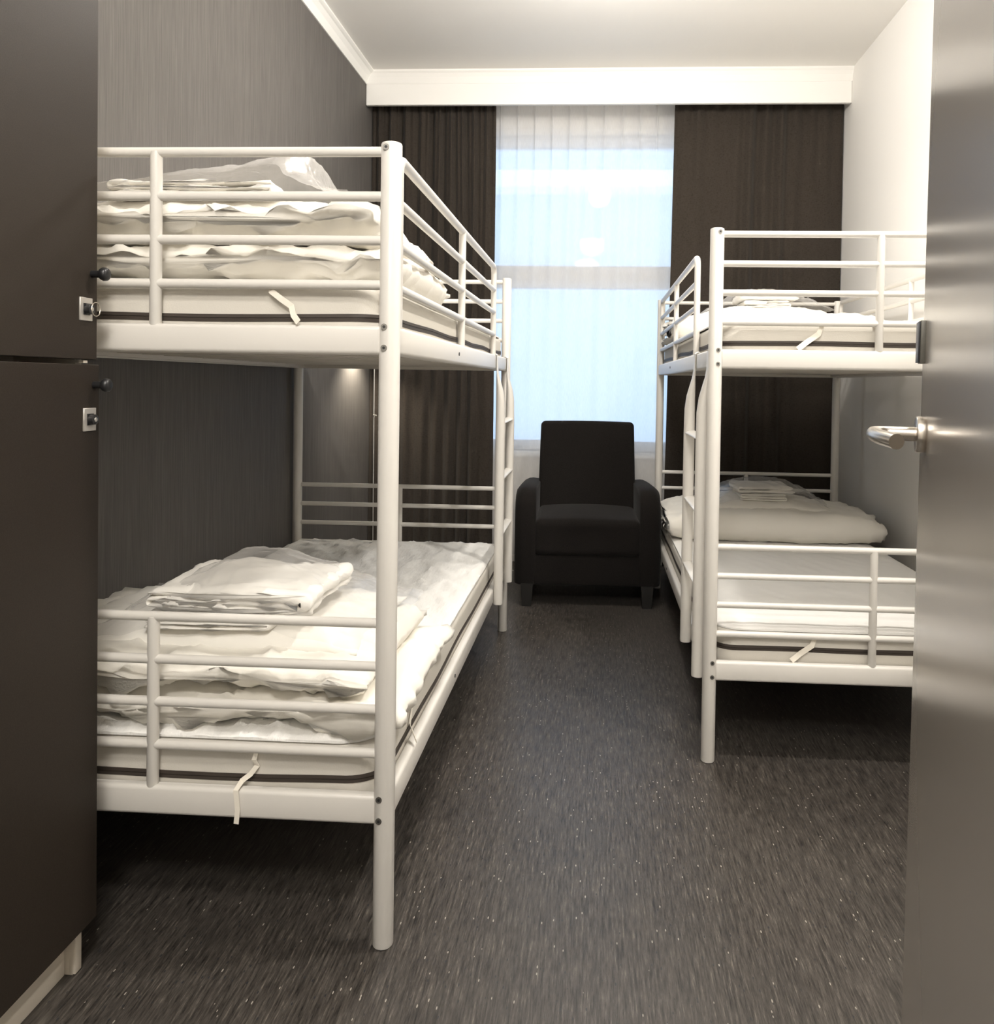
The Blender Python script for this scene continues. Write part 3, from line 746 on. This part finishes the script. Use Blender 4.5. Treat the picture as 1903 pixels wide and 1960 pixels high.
# ------------------------------------------------------------------ locker
def locker():
    fx = -.930; y1 = 1.4535; y0 = y1 - .42; zt = 2.25; zs = 1.1365
    root = empty('locker', (fx, (y0 + y1) / 2, 0)); tag(root, 'tall brown grey two door locker on a white plinth beside the bunk', 'locker')
    loc = Vector(root.location)
    def P(name, bm, m, par=None, smooth=True, ang=40):
        o = link(name, bm, m); o.parent = par or root
        # geometry is written in world coordinates; move it under its parent
        base = loc
        for v in o.data.vertices: v.co = v.co - base
        if smooth: sharp(o, ang)
        return o
    bm = bmesh.new(); xb = XL + .004
    box(bm, xb, fx - .022, y0, y0 + .018, .085, zt); box(bm, xb, fx - .022, y1 - .018 - .012, y1 - .012, .0, zt)
    box(bm, xb, fx - .022, y0 + .018, y1 - .03, .085, .103); box(bm, xb, fx - .022, y0 + .018, y1 - .03, zt - .018, zt)
    box(bm, xb, xb + .01, y0 + .018, y1 - .03, .103, zt - .018); box(bm, xb, fx - .14, y0 + .018, y1 - .03, zs - .009, zs + .009); box(bm, fx - .03, fx - .004, y1 - .034, y1 - .022, zs - .002, zs + .003)
    P('body', bm, M['white_board'], ang=20)
    P('plinth', bx(xb + .02, fx - .036, y0 - .3, y1 - .031, 0, .0845, bev=.002), M['white_board'])
    P('side_strip', bx(fx - .028, fx - .016, y1 - .0312, y1 - .013, 0.002, .0925, bev=.001), M['white_board'])
    for z0, z1, dx, kz, pz, py, ring in ((.092, zs - .0045, .0045, 1.0945, 1.0315, 1.424, 0), (zs + .0045, zt + .004, 0., 1.2985, 1.2325, 1.419, 1)):
        d = P('door', bx(fx - .019 + dx, fx + dx, y0, y1, z0, z1, bev=.0012, seg=1), M['laminate'], ang=30)
        X0 = fx + dx
        bm = bmesh.new(); c = lambda a: (X0 + a, y1 - .016, kz)
        tube(bm, [c(-.002), c(.014), c(.016), c(.018), c(.022), c(.028), c(.031), c(.032)], [.0065, .0065, .007, .0105, .0125, .0122, .0095, .004], 20)
        P('knob', bm, M['rubber'], d)
        bm = bx(X0 - .001, X0 + .0022, py - .018, py + .018, pz - .021, pz + .021, bev=.0008, seg=1); P('lock_plate', bm, M['plate'], d)
        bm = bmesh.new(); box(bm, X0 + .002, X0 + .0035, py - .009, py + .009, pz - .0105, pz + .0105)
        tube(bm, [(X0 + .003, py, pz), (X0 + .012, py, pz), (X0 + .013, py, pz)], [.0095, .0095, .008], 20); P('lock_cylinder', bm, M['rubber'], d)
        bm = bmesh.new(); tube(bm, [(X0 + .0128, py, pz), (X0 + .0138, py, pz)], [.0042, .0036], 14); P('keyhole', bm, M['plate'], d)
        if ring:
            bm = bmesh.new(); R = .0125
            tube(bm, [(X0 + .012 + .006, py + R * cos(a) + .003, pz + R * sin(a)) for a in [2 * pi * k / 24 for k in range(25)]], .0009, 8); P('key_ring', bm, M['steel'], d)
locker()

# ------------------------------------------------------------------ room door
def door():
    a, b = .128, .2826; th = math.atan(b); dl = Vector((b, 1, 0)).normalized(); nl = Vector((-1, b, 0)).normalized()
    edge = Vector((a + b * 1.17, 1.17, 0)); w = .88
    root = empty('door_1', edge - dl * w); struct(root, 'open satin grey room door with a lever handle', 'door')
    phi = .0075; root.location = root.location + nl * 1.05 * phi; root.rotation_euler = (phi, 0, atan2(dl.y, dl.x))      # local x along the leaf from hinge to edge, local y = face side
    def P(name, bm, m, par=None, ang=40, lab=None):
        o = link(name, bm, m, par or root); sharp(o, ang)
        if lab: o['label'] = lab
        return o
    # local +y = face normal (nl)
    P('leaf', bx(0, w, -.04, 0, .012, 2.13, bev=.0015, seg=1), M['door'], ang=30)
    hx = w - .064; hz = 1.0495
    ro = P('rosette', cyl((hx, -.001, hz), (hx, .012, hz), .0245, 40, .0015), M['steel'])
    path = [(hx, .008, hz), (hx, .045, hz)]
    for k in range(1, 9):
        t = pi / 2 * k / 8; path.append((hx - .020 * (1 - cos(t)), .045 + .020 * sin(t), hz))
    path += [(hx - .05, .0648, hz - .0002), (hx - .085, .060, hz - .001), (hx - .115, .051, hz - .002), (hx - .132, .045, hz - .003)]
    bm = bmesh.new(); tube(bm, path, .0096, 24); P('lever', bm, M['steel'], lab='brushed steel lever')
    # black lock cover above the lever
    bm = bmesh.new(); box(bm, w - .034, w - .004, -.001, .0068, 1.146, 1.205, bev=.001); lb = P('lock_cover', bm, M['lockbody'], lab='black lock cover')
    bm = bx(w - .033, w + .003, .0065, .0090, 1.1472, 1.2038, bev=.0006); P('cover_face', bm, M['rubber'], lb)
    # jamb at the hinge side
    o = link('trim_4', bx(.232, .33, .20, .335, 0, ZC), M['trim'], smooth=False); 
    o.location = (0, 0, 0); struct(o, 'white door jamb at the hinges', 'door jamb')
door()

# ------------------------------------------------------------------ reading lamp on the grey wall beyond the bunk end
def reading_lamp():
    y, z = 4.47, 1.40
    root = empty('reading_lamp', (XL, y, z)); tag(root, 'small wall lamp with a thin white cord hanging beside the dark folded curtain', 'wall lamp')
    def P(n, bm, m): o = link(n, bm, m, root); sharp(o, 40); return o
    P('wall_plate', cyl((0.0005, 0, 0), (.014, 0, 0), .035, 28, .002), M['metal'])
    bm = bmesh.new(); tube(bm, [(.012, 0, 0), (.06, 0, .012), (.095, 0, .0), (.10, 0, -.02)], .006, 12); P('arm', bm, M['metal'])
    bm = bmesh.new(); n = 28
    rr = [(-.018, .012), (-.03, .026), (-.085, .042), (-.085, .040), (-.034, .024), (-.024, .010)]
    rings(bm, [[(.10 + r * cos(2 * pi * k / n), r * sin(2 * pi * k / n), zz) for k in range(n)] for zz, r in rr]); P('lamp_shade', bm, M['metal'])
    cx = .129
    bm = bmesh.new(); tube(bm, [(.10, .0, -.02), (.118, -.005, -.06), (cx, -.01, -.14), (cx, -.01, -.487), (cx + .003, -.01, -.49), (cx + .001, -.012, -.50), (cx + .0008, -.01, -.8), (cx + .002, -.01, -1.30), (cx, 0, -1.396)], .0024, 8)
    P('cord', bm, M['metal'])
    bm = bmesh.new(); tube(bm, [(cx - .004, -.01, -.484), (cx + .016, -.012, -.488)], .0032, 8); P('cord_switch', bm, M['metal'])
    l = bpy.data.lights.new('reading_lamp_bulb', 'SPOT'); l.energy = 26.0; l.color = (1, .90, .74); l.spot_size = radians(128); l.spot_blend = .8; l.shadow_soft_size = .015
    o = bpy.data.objects.new('reading_lamp_bulb', l); COL.objects.link(o); o.location = (XL + .10, y, z - .07); o.rotation_euler = (0, radians(6), 0)
reading_lamp()

# ------------------------------------------------------------------ light
def spot(name, loc, aim, energy, size, blend, col, r=.05):
    l = bpy.data.lights.new(name, 'SPOT'); l.energy = energy; l.spot_size = radians(size); l.spot_blend = blend; l.color = col; l.shadow_soft_size = r
    o = bpy.data.objects.new(name, l); COL.objects.link(o); o.location = loc
    d = Vector(aim) - Vector(loc); o.rotation_euler = d.to_track_quat('-Z', 'Y').to_euler(); return o
WARM = (1, .948, .88)
E = dict(entry=150, middle=56, door=110, world=2.8, read=16., rear_fill=125)
spot('ceiling_spot_entry', (.85, 1.80, 2.89), (.85, 1.9, 0), E['entry'], 150, .5, WARM, .06)
spot('added_rear_fill', (-.15, -.55, 2.55), (-.1, 1.2, 0), E['rear_fill'], 165, .5, WARM, .20)  # added fill from behind the camera for low frontal light, no known fixture
gl = bpy.data.lights.new('ceiling_globe', 'POINT'); gl.energy = E['middle']; gl.color = WARM; gl.shadow_soft_size = .09
go = bpy.data.objects.new('ceiling_globe', gl); COL.objects.link(go); go.location = (.0, 3.05, 2.74)
spot('added_door_fill', (-.08, .0, 2.85), (-.08, .5, 0), E['door'], 168, .5, WARM, .15)  # invented front fill over the doorway, brightens locker, bed fronts and lower bunks
def sky():
    w = bpy.data.worlds.new('sky'); S.world = w; w.use_nodes = True; nt = w.node_tree; nt.nodes.clear()
    out = nt.nodes.new('ShaderNodeOutputWorld'); bg = nt.nodes.new('ShaderNodeBackground'); bg.inputs[0].default_value = (.60, .78, 1, 1); bg.inputs[1].default_value = E['world']
    L(nt, bg.outputs[0], out.inputs[0])
    l = bpy.data.lights.new('window_portal', 'AREA'); l.shape = 'RECTANGLE'; l.size = WX1 - WX0; l.size_y = WZ1 - WZ0; l.cycles.is_portal = True
    o = bpy.data.objects.new('window_portal', l); COL.objects.link(o); o.location = ((WX0 + WX1) / 2, YB + .25, (WZ0 + WZ1) / 2); o.rotation_euler = (radians(-90), 0, 0)
sky()
S.view_settings.view_transform = 'Standard'; S.view_settings.look = 'None'; S.view_settings.gamma = 1; S.view_settings.exposure = .06
S.view_settings.use_curve_mapping = False
S.cycles.use_denoising = True
S.cycles.max_bounces = 9; S.cycles.diffuse_bounces = 5; S.cycles.transparent_max_bounces = 16
S.cycles.use_adaptive_sampling = True; S.cycles.adaptive_threshold = .05
S.cycles.sample_clamp_indirect = 6
